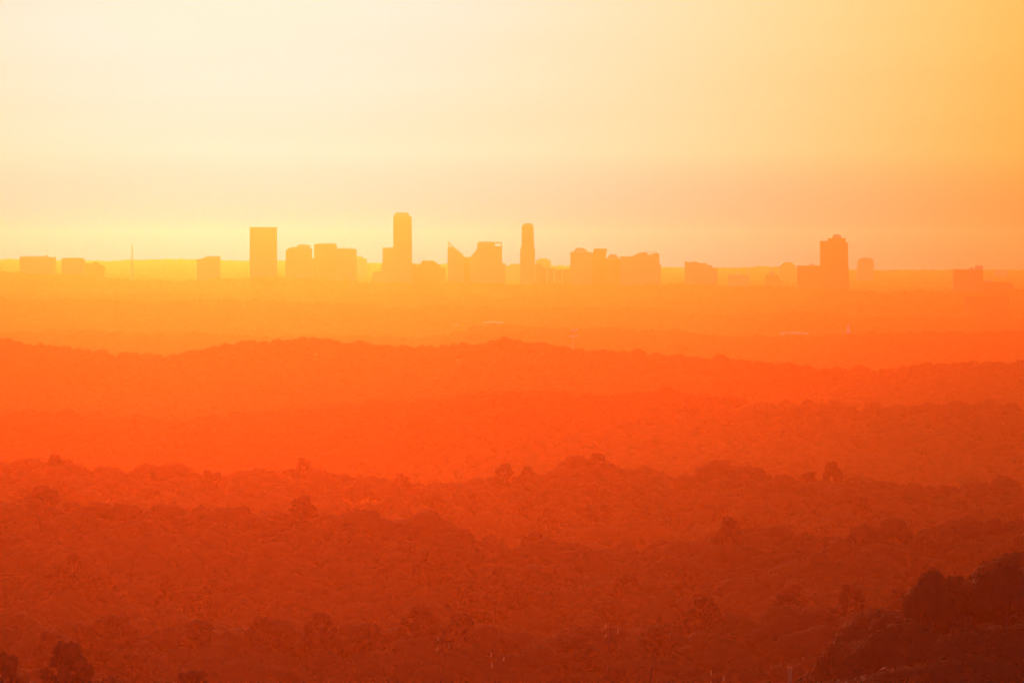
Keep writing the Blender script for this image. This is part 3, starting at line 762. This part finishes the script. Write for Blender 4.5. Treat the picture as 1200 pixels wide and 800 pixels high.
# the dark pine and its neighbours in the lower left corner, and the dark clump at lower right
special = [  # (px, py of top, rough distance, kind, crown width px, label)
    (78, 748.5, 560, 4, 112, 'big dark pine with frilly rounded top near the lower left corner'),
    (4, 761.5, 550, 4, 100, 'dark pine cut off by the left edge at the bottom corner'),
    (183, 766, 580, 3, 52, 'dark broadleaf treetop just right of the big dark pine at lower left'),
    (212, 773, 590, 3, 46, 'second dark treetop right of the big dark pine, lower than its neighbour'),
    (1092, 664, 605, 0, 62, 'dark rounded treetop on the dark rise at lower right'),
    (1128, 673, 610, 3, 45, 'lower rounded treetop between the two tallest on the dark rise'),
    (1180, 660.5, 600, 2, 92, 'broad domed treetop at the right edge of the dark rise'),
    (1048, 676, 800, 2, 58, 'spreading treetop at the left foot of the dark rise, lower right'),
    (797, 728, 800, 5, 76, 'broad rim-lit treetop right of the slanted-insulator pole'),
    (640, 751, 790, 2, 68, 'round treetop just right of the brightest-insulator pole')]
# visibility sweep from near to far: what rises over what stands before it
hor = np.full(1200 + 400, 2000.0)
vis = np.zeros(n); keepf = np.zeros(n, bool)
PXC = 600 + F * x / y + 200
TOPZ = z + 17.0 * hs
PYT = 305 - F * (TOPZ - ZC) / y
RW = 5.6 * ws * F / y
for i in order:
    a, c = int(max(0, PXC[i] - RW[i])), int(min(1599, PXC[i] + RW[i])) + 1
    if c <= a + 0: continue
    cols = np.arange(a, c); 
    u = np.clip((cols - PXC[i]) / RW[i], -1, 1)
    prof = PYT[i] + (1 - np.sqrt(1 - u * u * .98)) * 6.0 * hs[i] * F / y[i]
    hh = hor[a:c]
    tolr = 3.0 * F / y[i] + 2
    if (prof < hh + tolr).any():
        keepf[i] = True
    inside = (cols >= 200) & (cols < 1400)
    vis[i] = np.where(inside & (np.minimum(hh, 800) > prof), np.minimum(hh, 800) - prof, 0).sum()
    hor[a:c] = np.minimum(hh, prof)

def region(px, py):
    cx = ['at the left edge', 'near the lower left', 'left of the power poles', 'among the power poles', 'below slanted-insulator pole', 'right of the power poles', 'near the lower right', 'at the right edge'][min(7, int(px / 150))]
    ry = 'on the bottom edge' if py > 782 else ('lowest row' if py > 765 else ('second row up' if py > 745 else ('third row up' if py > 720 else ('fourth row up' if py > 690 else ('upper rows' if py > 640 else 'topmost rows')))))
    return cx, ry
SP_TXT = {0: 'rounded treetop', 1: 'narrow treetop', 2: 'spreading treetop', 3: 'domed treetop', 4: 'pine treetop', 5: 'flat-domed treetop'}
SP_NAME = {0: 'broadleaf_tree', 1: 'broadleaf_tree', 2: 'broadleaf_tree', 3: 'oak_tree', 4: 'pine_tree', 5: 'broadleaf_tree'}
def plant(px_, py_, loc, k, sw, sh, rz, label):
    root = empty(SP_NAME[k], loc, label, 'tree', 'individual trees of the near wood')
    root.rotation_euler = (0, 0, rz); root.scale = (sw, sw, sh)
    obj('crown', near_crown[k], root); obj('trunk', near_trunk[k], root)
sx = []
for (px_, py_, D, k, sw, lab) in special:
    top = {0: 17.2, 1: 18.6, 2: 15.8, 3: 17.2, 4: 20.9, 5: 15.8}[k]
    D = find_D(px_, py_, top * 1.35, D, .04)
    t = at(px_, py_, D); g = gz(t.x, D)
    sw = sw * D / F / {0: 12.5, 1: 10.5, 2: 15.0, 3: 12.5, 4: 12.0, 5: 15.0}[k]
    print('special', px_, round(D), round((t.z - g) / top, 2), round(sw, 2))
    plant(px_, py_, (t.x, D, g), k, sw, min((t.z - g) / top, sw * (2.1 if k != 4 else 2.6)), px_ * .37, lab); sx.append((t.x, D, 6.5 * sw))
near = np.ones(n, bool)
for a, c, r in sx: near &= (x - a) ** 2 + (y - c) ** 2 > (r * .8) ** 2
vis = np.where(near, vis, 0); keepf &= near
cand = [i for i in np.argsort(-vis) if vis[i] > 0][:300 - len(special)]
ORD = ['leftmost', 'second from left', 'third from left', 'fourth from left', 'fifth from left', 'sixth from left', 'seventh from left', 'eighth from left', 'ninth from left', 'tenth from left', 'eleventh from left', 'twelfth from left']
labs = {}
for i in sorted(cand, key=lambda q: PXC[q]):
    a, c = region(PXC[i] - 200, PYT[i])
    size = 'large ' if ws[i] > 1.15 else ('small ' if ws[i] < .85 else '')
    lab = '%s%s %s, %s' % (size, SP_TXT[int(kind[i])], a, c)
    labs.setdefault(lab, []).append(i)
for lab, ii in labs.items():
    for q, i in enumerate(ii):
        plant(0, 0, (x[i], y[i], z[i]), int(kind[i]), ws[i], hs[i], rot[i], lab if len(ii) == 1 else lab + ', ' + ORD[min(q, 11)])
keepf[cand] = False
sel = np.where(keepf)[0]
print('trees:', n, 'kept', len(sel), 'individual', len(cand), 'd max individual', y[cand].max(), 'vis min', vis[cand].min())

# prototypes for the mass of the wood (three levels of detail), kept out of the scene
pc = bpy.data.collections.new('woodland_tree_kinds')
protos = []
for lvl, lst in enumerate((near_crown, mid_proto, far_proto)):
    for si, m in enumerate(lst):
        o = bpy.data.objects.new('tree_kind_%02d' % (lvl * 6 + si), m); pc.objects.link(o); protos.append(o)
lvl = np.where(y < 1250, 0, np.where(y < 3300, 1, 2))
wm = bpy.data.meshes.new('woodland')
wm.vertices.add(len(sel)); wm.vertices.foreach_set('co', np.stack([x[sel], y[sel], z[sel]], 1).astype(np.float32).ravel())
def attr(nm, ty, arr, fld='value'):
    a = wm.attributes.new(nm, ty, 'POINT'); a.data.foreach_set(fld, arr)
attr('kind_index', 'INT', (kind[sel] + 6 * lvl[sel]).astype(np.int32))
attr('turn', 'FLOAT_VECTOR', np.stack([0 * rot[sel], 0 * rot[sel], rot[sel]], 1).astype(np.float32).ravel(), 'vector')
attr('size', 'FLOAT_VECTOR', np.stack([ws[sel], ws[sel], hs[sel]], 1).astype(np.float32).ravel(), 'vector')
wo_ = obj('woodland', wm); tag(wo_, 'hazy broadleaf and pine woodland rolling in ridges to the skyline', 'woodland', kind='stuff')
ng = bpy.data.node_groups.new('woodland_planting', 'GeometryNodeTree')
ng.interface.new_socket('Geometry', in_out='INPUT', socket_type='NodeSocketGeometry')
ng.interface.new_socket('Geometry', in_out='OUTPUT', socket_type='NodeSocketGeometry')
gi, go = ng.nodes.new('NodeGroupInput'), ng.nodes.new('NodeGroupOutput')
ci = ng.nodes.new('GeometryNodeCollectionInfo'); ci.inputs['Collection'].default_value = pc
ci.inputs['Separate Children'].default_value = True; ci.inputs['Reset Children'].default_value = True
ip = ng.nodes.new('GeometryNodeInstanceOnPoints'); ip.inputs['Pick Instance'].default_value = True
def na(nm, ty):
    q = ng.nodes.new('GeometryNodeInputNamedAttribute'); q.data_type = ty; q.inputs[0].default_value = nm
    return q.outputs['Attribute']
ng.links.new(gi.outputs[0], ip.inputs['Points']); ng.links.new(ci.outputs[0], ip.inputs['Instance'])
ng.links.new(na('kind_index', 'INT'), ip.inputs['Instance Index'])
ng.links.new(na('turn', 'FLOAT_VECTOR'), ip.inputs['Rotation']); ng.links.new(na('size', 'FLOAT_VECTOR'), ip.inputs['Scale'])
ng.links.new(ip.outputs[0], go.inputs[0])
md = wo_.modifiers.new('planting', 'NODES'); md.node_group = ng

# ------------------------------------------------------------------ haze
hm = bpy.data.materials.new('dusty_air'); hm.use_nodes = True
t = hm.node_tree; t.nodes.clear()
ho = t.nodes.new('ShaderNodeOutputMaterial'); pv = t.nodes.new('ShaderNodeVolumePrincipled')
pv.inputs['Color'].default_value = (*HAZE_COLOR, 1); pv.inputs['Density'].default_value = HAZE_DENSITY
pv.inputs['Anisotropy'].default_value = HAZE_G; pv.inputs['Absorption Color'].default_value = (1, 1, 1, 1)
t.links.new(pv.outputs[0], ho.inputs['Volume'])
V, Fc = boxes([(-8500, 8500, -300, 18300, ZMIN - 1, 240)])
tag(obj('haze', mesh('haze', V, Fc, hm)), 'orange dusty air filling the whole view', 'haze', kind='stuff')
